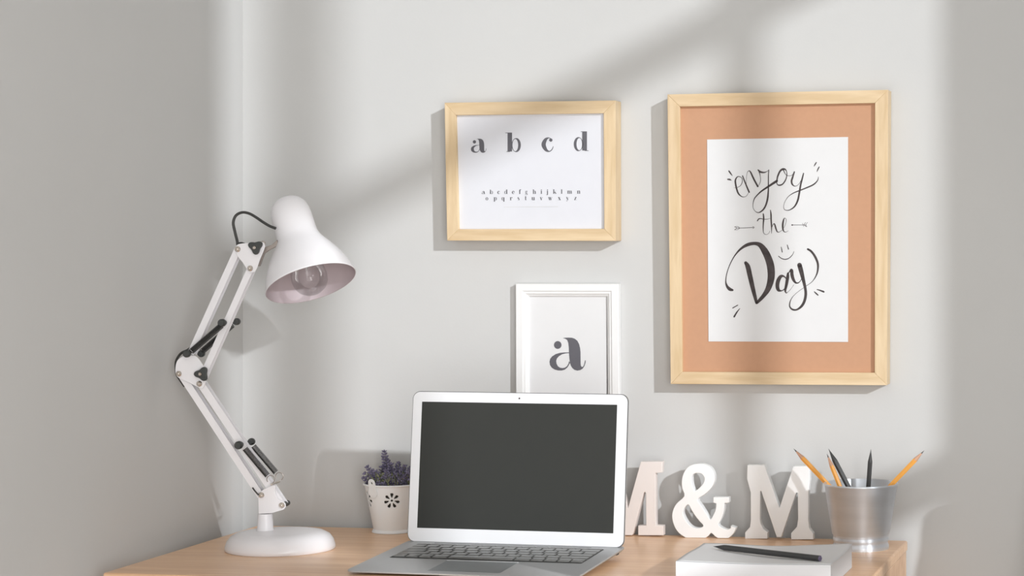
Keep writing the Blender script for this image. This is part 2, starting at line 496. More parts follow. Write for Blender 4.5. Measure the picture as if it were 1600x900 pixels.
G = {
 'a': A_glyph(),
 'b': [rect(12, 3, 45, 140), hs(-4, 45, 138), hs(4, 30, 0), ring(76, 50, 34, 52, 69, 21, 45)],
 'c': [ribbon([(88, 38, 4), (78, 14, 6), (58, 1, 8), (34, 14, 22), (18, 50, 31), (32, 86, 22), (54, 99, 7), (72, 92, 4)]), dot(70, 83, 12)],
 'd': [rect(62, 3, 97, 142), hs(52, 97, 140), hs(80, 109, 0), ring(34, 50, 34, 52, 41, 21, 45)],
 'e': [ribbon([(86, 34, 4), (76, 12, 6), (58, 1, 8), (34, 14, 22), (18, 50, 31), (32, 86, 22), (54, 98, 7), (72, 86, 20), (80, 56, 20)]), hs(20, 88, 52)],
 'f': [rect(14, 0, 46, 130), hs(-2, 66, 94), hs(2, 60, 0), ribbon([(32, 126, 30), (44, 143, 14), (62, 146, 5)]), dot(66, 134, 11)],
 'g': [ring(40, 66, 30, 34, 40, 12, 29), ribbon([(64, 92, 5), (78, 104, 5), (88, 98, 8)]), ribbon([(22, 34, 8), (14, 18, 12), (40, 8, 22), (76, -6, 20), (70, -30, 8), (38, -38, 5), (6, -26, 8), (16, -4, 5)])],
 'h': [rect(12, 0, 44, 142), hs(-4, 44, 140), hs(0, 56, 0), ribbon([(44, 82, 4), (66, 99, 10), (84, 84, 28), (88, 50, 32), (88, 0, 32)]), hs(62, 114, 0)],
 'i': [rect(12, 0, 44, 96), hs(-4, 44, 95), hs(-2, 58, 0), dot(28, 128, 16)],
 'j': [rect(20, -20, 50, 96), hs(4, 50, 95), ribbon([(36, -18, 29), (26, -38, 12), (8, -40, 5)]), dot(4, -30, 10), dot(35, 128, 16)],
 'k': [rect(12, 0, 44, 142), hs(-4, 44, 140), hs(0, 56, 0), ribbon([(44, 36, 4), (90, 98, 4)]), ribbon([(58, 62, 30), (100, 0, 30)]), hs(70, 112, 96), hs(76, 118, 0)],
 'l': [rect(12, 0, 44, 142), hs(-4, 44, 140), hs(-2, 58, 0)],
 'm': [rect(12, 0, 44, 96), hs(-4, 44, 95), hs(0, 56, 0), ribbon([(44, 82, 4), (64, 99, 10), (80, 84, 26), (84, 50, 30), (84, 0, 30)]), hs(62, 106, 0), ribbon([(98, 82, 4), (118, 99, 10), (134, 84, 26), (138, 50, 30), (138, 0, 30)]), hs(116, 160, 0)],
 'n': [rect(12, 0, 44, 96), hs(-4, 44, 95), hs(0, 56, 0), ribbon([(44, 82, 4), (66, 99, 10), (84, 84, 28), (88, 50, 32), (88, 0, 32)]), hs(62, 112, 0)],
 'o': [ring(46, 50, 44, 51, 46, 18, 46)],
 'p': [rect(12, -42, 44, 98), hs(-4, 44, 96), hs(-4, 60, -44), ring(72, 50, 34, 52, 64, 17, 45)],
 'q': [rect(62, -42, 94, 98), hs(48, 108, -44), ring(34, 50, 34, 52, 42, 17, 45)],
 'r': [rect(12, 0, 44, 96), hs(-4, 44, 95), hs(0, 60, 0), ribbon([(44, 76, 4), (58, 96, 6), (74, 98, 8)]), dot(76, 84, 13)],
 's': [ribbon([(70, 76, 4), (56, 97, 5), (30, 96, 12), (24, 74, 26), (48, 52, 30), (68, 28, 24), (56, 5, 12), (30, 2, 5), (12, 28, 4)])],
 't': [rect(14, 14, 44, 130), hs(-2, 62, 94), ribbon([(29, 18, 29), (42, 3, 12), (62, 10, 4)])],
 'u': [rect(8, 20, 40, 96), hs(-6, 40, 95), ribbon([(24, 26, 32), (34, 4, 16), (56, 4, 6), (68, 20, 4)]), rect(66, 0, 98, 96), hs(52, 98, 95), hs(66, 110, 0)],
 'v': [ribbon([(18, 98, 30), (50, 0, 26)]), ribbon([(86, 98, 4), (52, 0, 4)]), hs(-4, 46, 95), dot(86, 86, 9)],
 'w': [ribbon([(18, 98, 30), (46, 0, 26)]), ribbon([(66, 88, 4), (48, 0, 4)]), ribbon([(66, 98, 30), (94, 0, 26)]), ribbon([(124, 98, 4), (96, 0, 4)]), hs(-4, 88, 95), dot(122, 86, 9)],
 'x': [ribbon([(20, 98, 32), (74, 0, 32)]), ribbon([(80, 98, 4), (14, 0, 4)]), hs(-2, 46, 95), hs(62, 98, 95), hs(-4, 34, 0), hs(50, 98, 0)],
 'y': [ribbon([(18, 98, 30), (52, 2, 26)]), ribbon([(86, 98, 4), (50, -10, 5), (34, -36, 5), (18, -38, 5)]), hs(-4, 46, 95), dot(16, -28, 10)],
 'z': [hs(6, 86, 94), hs(6, 88, 0), ribbon([(72, 98, 30), (22, 0, 30)]), rect(6, 78, 9, 98), rect(85, 0, 88, 22)],
}

# ---- landscape oak frame with the alphabet
fy = YW - .034
base = oy(828, 376, YW - .017)
fr = thing('picture_frame', base, 'small landscape pine frame on the wall with an alphabet print reading a b c d', 'picture frame', 'pictures hung on the back wall')
rails(fr, base, [(694.5, 160.5), (961.5, 157), (962, 376.5), (698.5, 376)], [(712, 180), (943, 177), (944, 357.5), (716.5, 358)], fy, YW - .001, 0, M['frh'], M['frv'])
pr1 = panel('print', [(706, 172), (955, 165), (955, 368), (708, 368)], YW - .0280, YW - .002, M['paperb'], fr, base)
ly = YW - .0283
def glyph_fn(x0, ybase, xh, slope=-.012):
    s = xh / 100
    return lambda gx, gy: oy(x0 + gx * s, ybase + slope * (x0 - 740) - gy * s, ly)
def place_glyph(ch_, x0, yb, xh, polys_all, slope=-.008):
    s = xh / 100
    for loops in G[ch_]:
        polys_all.append([[(x0 + gx * s, yb + slope * (x0 - 740) - gy * s) for gx, gy in lp] for lp in loops])
for c_, x0, yb, xh in (('a', 735.8, 238.7, 21.9), ('b', 790.5, 237.3, 21.2), ('c', 845.5, 236.8, 21.6), ('d', 896.5, 235.8, 21.2)):
    P_ = []
    place_glyph(c_, x0, yb, xh, P_, 0)
    o = print_polys('printed_letter', P_, lambda x, y: oy(x, y, ly), M['ink'], pr1, base)
P_ = []
for i, c_ in enumerate('abcdefghijklmn'):
    xs = [113, 222, 328, 427, 530, 628, 715, 820, 930, 1012, 1102, 1212, 1300, 1435]
    place_glyph(c_, 740 + xs[i] / 8.889, 303.2 - i * .05, 4.7, P_, 0)
for i, c_ in enumerate('opqrstuvwxyz'):
    xs = [165, 278, 388, 503, 605, 710, 806, 922, 1036, 1172, 1286, 1394]
    place_glyph(c_, 740 + xs[i] / 8.889, 313.0 - i * .05, 4.7, P_, 0)
print_polys('alphabet_lines', P_, lambda x, y: oy(x, y, ly), M['ink'], pr1, base)
print_polys('thin_line', [[[(787, 323.2), (872, 322.6), (872, 323.3), (787, 323.9)]]], lambda x, y: oy(x, y, ly), M['line'], pr1, base)

# ---- white portrait frame with one letter
base = oy(886, 666, YW - .008)
fr = thing('picture_frame', base, 'white moulded portrait frame behind the laptop with a single large letter a', 'picture frame', 'pictures hung on the back wall')
prof = [(0, -.0005), (0, -.0125), (.0012, -.0138), (.0112, -.0138), (.0125, -.0120), (.0155, -.0118), (.0175, -.0095), (.0195, -.0085), (.0205, -.0060), (.0205, -.002)]
W0 = oy(805.2, 443.2, YW - .0138); W1 = oy(966.2, 443.4, YW - .0138); W2 = oy(967.8, 667, YW - .0138); W3 = oy(805.9, 667, YW - .0138)
cor = [W0, W1, W2, W3]
inn = [(1, -1), (-1, -1), (-1, 1), (1, 1)]
for k in range(4):
    j = (k + 1) % 4
    V = []
    for c_, s_ in ((cor[k], inn[k]), (cor[j], inn[j])):
        for d_, y_ in prof: V.append(Vector((c_.x + s_[0] * d_, YW + y_, c_.z + s_[1] * d_)))
    n = len(prof)
    Fc = [(i, i + 1, n + i + 1, n + i) for i in range(n - 1)] + [(n - 1, 0, n, 2 * n - 1)]
    raw('frame_rail', V, Fc + [tuple(range(n)), tuple(range(n, 2 * n))], M['wframe'], fr, base, smooth=False)
prw = panel('print', [(822, 461), (948, 461), (948, 650), (822, 650)], YW - .0050, YW - .003, M['paper'], fr, base)
P_ = []
ly2 = YW - .0053
for loops in G['a']:
    P_.append([[(858.6 + gx * .512, 578.9 - gy * .512) for gx, gy in lp] for lp in loops])
print_polys('printed_letter', P_, lambda x, y: oy(x, y, ly2), M['ink'], prw, base)

# ---- large portrait oak frame with calligraphy
base = oy(1217, 602, YW - .017)
fr = thing('picture_frame', base, 'large pine frame with terracotta mat and hand lettered sheet reading enjoy the Day', 'picture frame', 'pictures hung on the back wall')
rails(fr, base, [(1042.8, 147.5), (1387.8, 140.3), (1385.8, 602), (1047.8, 600)], [(1062, 166.5), (1367, 161), (1366.5, 582.5), (1066, 581)], fy, YW - .001, 0, M['frh'], M['frv'])
panel('mat_board', [(1055, 158), (1376, 150), (1376, 592), (1058, 590)], YW - .0270, YW - .002, M['terra'], fr, base)
sh = panel('lettered_sheet', [(1104.8, 218), (1325, 214), (1325, 534.3), (1107, 533.5)], YW - .0282, YW - .0271, M['paper'], fr, base)
S1 = [
 [(165,482,3),(215,480,6),(265,455,9),(292,410,10),(300,365,10),(285,325,10),(240,308,12),(210,325,18),(190,370,26),(195,430,26),(210,500,26),(235,570,24),(275,612,16),(320,628,8),(365,610,6),(395,560,5)],
 [(302,298,16),(330,370,20),(370,470,22),(405,552,24)],
 [(360,420,4),(362,340,5),(375,250,6),(405,218,12),(430,245,22),(460,310,26),(500,390,26),(540,462,28)],
 [(545,205,18),(580,235,30),(640,245,20),(690,225,8),(712,205,8)],
 [(555,448,6),(582,380,8),(578,300,9),(562,235,18)],
 [(712,205,12),(706,300,15),(706,420,17),(704,540,22),(692,660,28),(660,770,26),(610,840,22),(550,872,14),(500,850,8),(468,800,7),(465,740,9),(485,660,14),(530,600,18),(600,535,24),(700,468,30),(780,415,36),(838,378,36)],
 [(838,378,20),(850,310,24),(885,230,28),(925,195,32),(965,195,22),(990,230,12),(994,290,14),(975,360,18),(930,425,20),(880,445,22),(845,430,14),(835,390,12)],
 [(940,200,18),(960,250,12),(985,285,9),(1020,298,7),(1070,290,7),(1105,255,12)],
 [(1112,235,18),(1085,320,26),(1068,380,28),(1080,430,24),(1115,458,12),(1155,450,7),(1190,415,6),(1215,370,5)],
 [(1255,258,16),(1235,340,24),(1210,440,26),(1190,560,28),(1165,680,28),(1120,770,24),(1060,820,16),(1000,838,10),(955,820,7),(945,770,6),(965,700,6),(1020,620,9),(1100,565,14),(1200,525,18),(1300,485,20),(1400,440,22),(1455,395,18),(1480,355,12),(1488,310,5)],
 [(90,222,20),(115,258,20),(145,298,6)], [(70,352,18),(100,355,26),(128,368,8)], [(1455,88,14),(1435,120,18),(1418,150,6)], [(1500,158,14),(1480,195,18),(1465,232,8)]]
S2 = [
 [(648,115,22),(655,200,30),(648,300,24),(645,400,18),(655,480,10),(700,510,7),(750,490,6),(775,440,5)],
 [(535,245,20),(560,212,22),(600,203,14),(650,215,12),(710,217,9),(780,200,5)],
 [(785,40,14),(795,120,28),(798,220,28),(805,330,26),(808,420,16),(806,490,6)],
 [(808,400,8),(825,340,10),(855,300,16),(875,340,28),(895,410,28),(920,460,18),(960,460,9),(1000,430,6)],
 [(1000,440,5),(1060,350,6),(1085,270,7),(1085,215,8),(1055,195,12),(1035,240,28),(1022,320,36),(1025,400,30),(1045,452,18),(1085,462,9),(1130,435,5)],
 [(130,385,9),(300,382,10),(450,375,9)], [(445,358,8),(472,375,10),(445,395,8)], [(95,360,8),(135,385,8),(95,418,8)], [(100,360,7),(160,358,7),(190,388,8),(150,415,7),(100,418,7)],
 [(1200,327,10),(1300,325,8),(1470,325,7)], [(1185,327,6),(1205,327,28)], [(1460,280,7),(1432,325,7),(1480,360,7)], [(1400,290,6),(1412,325,6),(1425,360,6)], [(1500,275,6),(1465,325,6),(1490,360,6)]]
S3 = [
 [(130,588,22),(100,578,34),(72,545,24),(60,495,12),(70,420,9),(100,330,9),(150,235,12),(215,160,22),(290,115,34),(365,103,34),(420,122,50),(465,180,68),(500,250,74),(525,330,78),(534,420,76),(525,500,68),(498,580,56),(455,645,42),(415,690,34),(385,722,24)],
 [(268,305,34),(290,345,50),(312,440,50),(342,570,44),(370,680,34),(380,722,26)],
 [(690,470,9),(665,445,16),(635,445,32),(610,480,40),(597,535,40),(607,585,34),(640,595,12),(672,575,9),(700,520,10)],
 [(708,412,18),(705,450,32),(692,530,30),(680,590,22),(690,618,10),(710,605,4),(740,575,3),(770,530,3)],
 [(705,430,6),(725,395,12),(745,380,30),(750,430,34),(765,480,30),(790,512,18),(820,510,10),(845,480,6),(858,440,5)],
 [(828,328,48),(845,390,46),(865,470,36),(886,560,28),(893,630,28),(880,700,28),(850,755,26),(800,792,18),(755,790,18),(727,760,14),(730,710,10),(760,655,5),(820,600,4),(900,545,4),(960,500,6),(1000,440,12),(1018,380,18),(1018,310,22),(990,240,24),(950,185,22),(915,162,20)],
 [(610,235,8),(640,258,8),(680,268,9),(720,255,8),(755,220,6),(770,185,4)], [(637,138,6),(648,192,10)], [(700,118,7),(713,162,10)],
 [(132,775,10),(185,745,9)], [(148,865,18),(175,820,14),(208,778,5)], [(1010,582,8),(1045,592,14),(1080,606,18)], [(982,605,8),(1000,622,14),(1020,640,12)]]
yk = YW - .0285
print_strokes('lettering', S1, (1130, 245), 10, yk, M['inkd'], sh, base)
print_strokes('lettering', S2, (1140, 325), 12.308, yk, M['inkd'], sh, base)
print_strokes('lettering', S3, (1125, 365), 6.665, yk, M['inkd'], sh, base)

# ================================================================ FREE-STANDING LETTERS
def outline_thing(name, loops_px, yfr, thick, m, label):
    L = []
    zs = []
    for lp in loops_px:
        q = [oy(x, y, yfr) for x, y in lp]
        L.append([(p.x, p.z) for p in q]); zs += [p.z for p in q]
    zmin = min(zs)
    xc = sum(p[0] for p in L[0]) / len(L[0])
    b = Vector((xc, yfr + thick / 2, DZ))
    L = [[(x - xc, z - zmin) for x, z in lp] for lp in L]
    o = slab(name, L, thick, m, None, Matrix.Rotation(math.pi / 2, 4, 'X'), .0008)
    o.location = b
    tag(o, label, 'letter', 'freestanding letters at the back of the desk')
    return o
half = [(981, 795), (1001, 722), (1034.6, 721.7), (1034.4, 738.8), (1023.8, 739.6), (1024.5, 821.5), (1036, 822), (1036, 837), (997, 837), (997, 822), (1009.5, 821.5), (1009, 771), (1007, 769), (1005.5, 771), (989, 834), (987, 837)]
m1 = half + [(1962 - x, y) for x, y in half[::-1][:-1]]
outline_thing('letter_m', [m1], -.024, .015, M['lettw'], 'white wooden letter M half hidden behind the right edge of the laptop')
amp = [(390, 60), (450, 65), (510, 95), (550, 150), (563, 215), (550, 280), (510, 340), (450, 395), (380, 445), (430, 530), (480, 610), (517, 663), (550, 615), (575, 555), (582, 490)]
amp_o = catmull(amp, 3)[:-1] + [(582, 490), (550, 480), (550, 422), (718, 422), (718, 480), (670, 486)] + catmull([(670, 486), (664, 560), (642, 640), (605, 716), (640, 752), (700, 772), (735, 757), (738, 733)], 3)[1:-1] + [(738, 733), (795, 752)] + catmull([(795, 752), (765, 815), (715, 865)], 3)[1:-1] + [(715, 865), (600, 865)] + catmull([(600, 865), (565, 842), (527, 808), (498, 838), (465, 863)], 2)[1:-1] + [(465, 863), (250, 860)] + catmull([(250, 860), (180, 812), (130, 740), (105, 650), (112, 570), (152, 490), (235, 410), (214, 330), (208, 250), (225, 170), (270, 100), (330, 68), (390, 60)], 3)[1:-1]
hole1 = catmull([(380, 160), (425, 170), (455, 215), (442, 270), (400, 320), (350, 353), (325, 300), (315, 240), (320, 190), (345, 165)], 3, True)
hole2 = catmull([(278, 500), (310, 553), (352, 620), (400, 680), (438, 722), (430, 745), (380, 758), (320, 745), (270, 700), (236, 640), (222, 590), (235, 540)], 3, True)
cr = lambda L: [(1035 + x / 6.925, 715 + y / 6.925) for x, y in L]
outline_thing('ampersand', [cr(amp_o), cr(hole1), cr(hole2)], -.026, .016, M['lett'], 'white wooden ampersand sign standing between the two letters M')
m2 = [(85, 76), (262, 76), (419, 523), (562, 90), (732, 90), (735, 230), (719, 372), (719, 645), (728, 738), (770, 792), (770, 853), (540, 853), (540, 786), (600, 722), (612, 642), (609, 366), (592, 366), (437, 828), (389, 828), (229, 350), (218, 350), (215, 640), (224, 690), (250, 742), (293, 776), (293, 845), (60, 845), (60, 780), (112, 722), (120, 645), (119, 365), (80, 220)]
cr2 = lambda L: [(1155 + x / 6.664, 715 + y / 6.664) for x, y in L]
o = outline_thing('letter_m', [cr2(m2)], -.022, .015, M['lett'], 'white wooden letter M with flared feet, between the ampersand and the metal bucket')

# ================================================================ PENCIL BUCKET
cupc = Vector((.999, -.091, DZ))
cup = thing('metal_bucket', cupc, 'small galvanised metal bucket holding five pencils', 'bucket')
pb = [(0, .001), (.0385, .001), (.0415, 0), (.0420, .003), (.0418, .006), (.0405, .008), (.0403, .011), (.0415, .0125), (.0418, .0165), (.0405, .0185), (.0408, .0205), (.0430, .0225), (.0545, .0945), (.0558, .0950), (.0562, .0963), (.0556, .0976), (.0544, .0978), (.0536, .0962), (.0420, .0225), (.0395, .014), (0, .012)]
lathe('bucket_body', pb, M['zinc'], cup, None, 96, angle=60)

def pencil(tip, end, lacquer, woodm, tipm, label, group, r=.0038, endm=None, cone=.021):
    tip, end = Vector(tip), Vector(end)
    d = tip - end
    L = d.length
    o = thing('pencil', end, label, 'pencil', group)
    o.rotation_mode = 'QUATERNION'
    o.rotation_quaternion = d.to_track_quat('Z', 'Y')
    V, Fc = [], []
    def hexa(z, rr, n=6, a0=0): return [(rr * math.cos(a0 + 2 * math.pi * i / n), rr * math.sin(a0 + 2 * math.pi * i / n), z) for i in range(n)]
    n = 24
    def ringv(z, fr_): # scalloped blend hex->circle
        out = []
        for i in range(n):
            a = 2 * math.pi * i / n
            ph = (a % (math.pi / 3)) - math.pi / 6
            rh = r * math.cos(math.pi / 6) / math.cos(ph)
            out.append((rh * fr_ * math.cos(a), rh * fr_ * math.sin(a), z))
        return out
    def scallop():
        out = []
        for i in range(n):
            a = 2 * math.pi * i / n
            ph = (a % (math.pi / 3)) - math.pi / 6
            rh = r * math.cos(math.pi / 6) / math.cos(ph)
            z = L - cone * (rh / r) * 1.0
            out.append((rh * math.cos(a), rh * math.sin(a), z))
        return out
    def strip(name, rings, m, cap0=True, cap1=False, lb=None):
        V = []; Fc = []
        for q in rings: V += q
        for k in range(len(rings) - 1):
            for i in range(n): Fc.append((k * n + i, k * n + (i + 1) % n, (k + 1) * n + (i + 1) % n, (k + 1) * n + i))
        if cap0: Fc.append(tuple(range(n)))
        if cap1: Fc.append(tuple((len(rings) - 1) * n + i for i in range(n)))
        return raw(name, V, Fc, m, o, (0, 0, 0), lb)
    strip('pencil_body', [ringv(0, .9), ringv(.0004, 1), scallop()], lacquer)
    zt = L - cone * .28
    strip('sharpened_tip', [scallop(), [(r * .28 * math.cos(2 * math.pi * i / n), r * .28 * math.sin(2 * math.pi * i / n), zt) for i in range(n)]], woodm, False)
    strip('pencil_lead', [[(r * .28 * math.cos(2 * math.pi * i / n), r * .28 * math.sin(2 * math.pi * i / n), zt) for i in range(n)], [(r * .04 * math.cos(2 * math.pi * i / n), r * .04 * math.sin(2 * math.pi * i / n), L) for i in range(n)]], tipm, False, True)
    if endm: strip('pencil_end', [ringv(-.0012, .8), ringv(-.0006, .97), ringv(0, .97)], endm, True, True, 'plum dipped pencil end')
    return o
def pt(x, y, z): return (x, y, z + DZ)
pencil(pt(.8947, -.080, .1459), pt(1.019, -.080, .020), M['orange'], M['pwood'], M['graph'], 'orange pencil leaning furthest left in the metal bucket', 'orange pencils in the bucket')
pencil(pt(.9506, -.109, .1421), pt(1.0015, -.107, .0165), M['orange'], M['pwood'], M['graph'], 'orange pencil leaning left in front of the black one in the metal bucket', 'orange pencils in the bucket', r=.0036)
pencil(pt(.9502, -.092, .1478), pt(1.020, -.092, .0175), M['pblack'], M['pblack'], M['graph'], 'black pencil leaning left behind an orange one in the metal bucket', 'black pencils', r=.0040)
pencil(pt(1.0107, -.068, .1459), pt(1.002, -.070, .0155), M['pblack'], M['pblack'], M['graph'], 'upright black pencil standing at the middle of the metal bucket', 'black pencils')
pencil(pt(1.0952, -.099, .1482), pt(.972, -.099, .0185), M['orange'], M['pwood'], M['graph'], 'orange pencil leaning to the right out of the metal bucket', 'orange pencils in the bucket')

# ================================================================ PAPER BLOCK WITH PENCIL
pk = thing('paper_stack', (.91, -.37, DZ), 'stack of white paper sheets at the front right of the desk', 'paper stack')
cs = [Vector((.8047, -.4497)), Vector((1.0161, -.454)), Vector((1.0158, -.2783)), Vector((.8052, -.2950))]
NX, NY = 40, 24
def wave(u, v): return .030 + .0016 * math.sin(u * 7.0 + 1.2) * v + .0012 * math.sin(v * 5 + u * 2) + .0035 * max(0, v - .55) ** 1.5 * (1 - u) - .0022 * (1 - v) * math.sin(math.pi * u)
V, Fc = [], []
for lay in range(2):
    for j in range(NY + 1):
        for i in range(NX + 1):
            u, v = i / NX, j / NY
            bu = .004 * math.sin(math.pi * v)
            p = cs[0].lerp(cs[1], u).lerp(cs[3].lerp(cs[2], u), v)
            V.append((p.x, p.y, DZ + (wave(u, v) if lay == 0 else .0005)))
N1 = (NX + 1) * (NY + 1)
idx = lambda i, j, l: l * N1 + j * (NX + 1) + i
for l in range(2):
    for j in range(NY):
        for i in range(NX): Fc.append((idx(i, j, l), idx(i + 1, j, l), idx(i + 1, j + 1, l), idx(i, j + 1, l)))
for i in range(NX):
    for j in (0, NY): Fc.append((idx(i, j, 0), idx(i + 1, j, 0), idx(i + 1, j, 1), idx(i, j, 1)))
for j in range(NY):
    for i in (0, NX): Fc.append((idx(i, j, 0), idx(i, j + 1, 0), idx(i, j + 1, 1), idx(i, j, 1)))
M['stack'] = mat('paper stack', (228, 230, 234), .9, var=.01, scale=1, stretch=(1, 1, 900), spec=.1)
raw('sheet_block', V, Fc, M['stack'], pk, pk.location)
# loose top sheet with lifted corners
V, Fc = [], []
for j in range(NY + 1):
    for i in range(NX + 1):
        u, v = i / NX, j / NY
        p = cs[0].lerp(cs[1], u).lerp(cs[3].lerp(cs[2], u), v)
        p = p + Vector((.0012, .001))
        V.append((p.x, p.y, DZ + wave(u, v) + .0005 + .0018 * abs(math.sin(u * 4 + 3 * v)) * v ** 2 * (u ** 3)))
for j in range(NY):
    for i in range(NX): Fc.append((j * (NX + 1) + i, j * (NX + 1) + i + 1, (j + 1) * (NX + 1) + i + 1, (j + 1) * (NX + 1) + i))
ts = raw('top_sheet', V, Fc, M['paper'], pk, pk.location)
md = ts.modifiers.new('t', 'SOLIDIFY'); md.thickness = .0003; md.offset = 1
pencil((.832, -.345, DZ + .0355), (.9968, -.4275, DZ + .0352), M['pblack'], M['pblack'], M['graph'], 'black pencil with a plum end lying on the stack of paper', 'black pencils', r=.0042, endm=M['plum'])

# ================================================================ LAPTOP
lap = thing('laptop', (.511, -.243, DZ), 'open silver laptop with a white bezel and dark blank screen', 'laptop', rot=(0, 0, math.radians(-1.9)))
LW, LD = .333, .214      # width, depth of the deck in front of the hinge
def rrect(x0, y0, x1, y1, r, n=6):
    out = []
    for cx_, cy_, a in ((x1 - r, y1 - r, 0), (x0 + r, y1 - r, 90), (x0 + r, y0 + r, 180), (x1 - r, y0 + r, 270)):
        for k in range(n + 1):
            t = math.radians(a + 90 * k / n)
            out.append((cx_ + r * math.cos(t), cy_ + r * math.sin(t)))
    return out
def loft(name, loops, m, parent, caps=True, label=None):
    n = len(loops[0])
    V = [p for L in loops for p in L]
    Fc = []
    for k in range(len(loops) - 1):
        for i in range(n): Fc.append((k * n + i, k * n + (i + 1) % n, (k + 1) * n + (i + 1) % n, (k + 1) * n + i))
    if caps: Fc += [tuple(range(n)), tuple((len(loops) - 1) * n + i for i in range(n))]
    return raw(name, V, Fc, m, parent, (0, 0, 0), label)
def decky(y): return .0060 + (y + LD) / LD * .0100
hw = LW / 2
top = rrect(-hw, -LD, hw, .012, .012)
ins = lambda d, yy0=0: rrect(-hw + d, -LD + d * 1.0, hw - d, .012 - d, .012)
loft('base', [[(x, y, decky(y)) for x, y in ins(.0006)], [(x, y, decky(y) - .0006) for x, y in top], [(x, y, decky(y) - .0022) for x, y in top], [(x, y, decky(y) - .0022 - .30 * (decky(y) - .0022)) for x, y in ins(.004)], [(x, y, .0016) for x, y in ins(.018)]], M['alu'], lap)
for fx in (-.13, .11):
    for fy_ in (-.175, -.03):
        boxes('rubber_foot', [((fx, fy_, 0), (fx + .02, fy_ + .015, .003))], M['gasket'], lap, (0, 0, 0))
# thumb notch along the front lip
boxes('thumb_notch', [((-.029, -LD - .0004, .0036), (.029, -LD + .003, .0052))], M['aluedge'], lap, (0, 0, 0))
# side ports on the right
for yy, ln in ((-.022, .010),):
    boxes('port', [((hw - .0045, yy - ln / 2, decky(yy) - .0062), (hw - .0019, yy + ln / 2, decky(yy) - .0032))], M['gasket'], lap, (0, 0, 0))
def flat_on_deck(loop, h): return [(x, y, decky(y) + h) for x, y in loop]
kx0, kx1, ky1, ky0 = -.1425, .1425, -.0165, -.1205
kw = loft('keyboard_well', [flat_on_deck(rrect(kx0, ky0, kx1, ky1, .003), -.0003), flat_on_deck(rrect(kx0, ky0, kx1, ky1, .003), .00015)], M['well'], lap)
tp = loft('trackpad', [flat_on_deck(rrect(-.0525, -.200, .0525, -.127, .003), -.0003), flat_on_deck(rrect(-.0525, -.200, .0525, -.127, .003), .0002)], M['keylt'], lap)
loft('trackpad_edge', [flat_on_deck(rrect(-.053, -.1272, .053, -.1262, .0003), 0), flat_on_deck(rrect(-.053, -.1272, .053, -.1262, .0003), .0004)], M['bezel'], lap)
loft('hinge_slot', [flat_on_deck(rrect(-.12, -.0085, .12, -.0070, .0004), -.0001), flat_on_deck(rrect(-.12, -.0085, .12, -.0070, .0004), .0002)], M['gasket'], lap)
rows = [(.0095, [1] * 14), (.0172, [1] * 13 + [1.5]), (.0172, [1.5] + [1] * 13), (.0172, [1.75] + [1] * 11 + [1.75]), (.0172, [2.3] + [1] * 10 + [2.2]), (.0172, [1, 1, 1, 1.25, 5, 1.25, 1, 1, 1, 1])]
yt = ky1 - .0008
gap = .0026
for h, ks in rows:
    tot = sum(ks)
    x = kx0 + .0006
    Wt = kx1 - kx0 - .0012
    for k_ in ks:
        wd = Wt * k_ / tot
        lp = rrect(x + gap / 2, yt - h + gap / 2, x + wd - gap / 2, yt - gap / 2 + .0004, .0014, 2)
        li = rrect(x + gap / 2 + .0006, yt - h + gap / 2 + .0006, x + wd - gap / 2 - .0006, yt - gap / 2 - .0002, .0012, 2)
        loft('key', [flat_on_deck(lp, .0001), flat_on_deck(lp, .0010), flat_on_deck(li, .0014)], M['key'], lap)
        x += wd
    yt -= h
# lid leaning back
tilt = math.radians(5.8)
lid_m = Matrix.Translation((0, .0005, .0155)) @ Matrix.Rotation(-tilt, 4, 'X') @ Matrix.Rotation(math.pi / 2, 4, 'X')   # local X, up, +z towards the viewer
def lidloft(name, specs, m, label=None):
    o = loft(name, [[(x, y, z) for x, y in lp] for lp, z in specs], m, lap, True, label)
    o.data.transform(lid_m)
    return o
LH = .2215
shell = rrect(-hw, 0, hw, LH, .0115, 8)
shell_i = rrect(-hw + .0012, .0012, hw - .0012, LH - .0012, .0105, 8)
lidloft('lid_shell', [(shell, -.0008), (shell, -.0035), (shell_i, -.0050)], M['alu'])
g = rrect(-hw + .0001, .0001, hw - .0001, LH - .0001, .0114, 8)
lidloft('lid_gasket', [(g, -.0007), (g, .0000)], M['gasket'])
b1 = rrect(-hw + .0009, .0009, hw - .0009, LH - .0009, .0108, 8)
lidloft('bezel', [(b1, .00005), (b1, .0006)], M['bezel'])
lidloft('screen', [(rrect(-hw + .0150, .0205, hw - .0165, LH - .0155, .0003, 1), .0005), (rrect(-hw + .0150, .0205, hw - .0165, LH - .0155, .0003, 1), .0008)], M['screen'])
V, Fc = lathe_data([(0, 0), (.0013, 0), (.0013, .0003), (0, .0003)], 16)
o = raw('webcam', [(x, y + LH - .0085, z + .0005) for x, y, z in V], Fc, M['inkd'], lap, (0, 0, 0))
o.data.transform(lid_m)
o = lathe('hinge', [(0, -.12), (.0045, -.12), (.0045, .12), (0, .12)], M['gasket'], lap, Matrix.Translation((0, .004, .0130)) @ Matrix.Rotation(math.pi / 2, 4, 'Y'), 20)

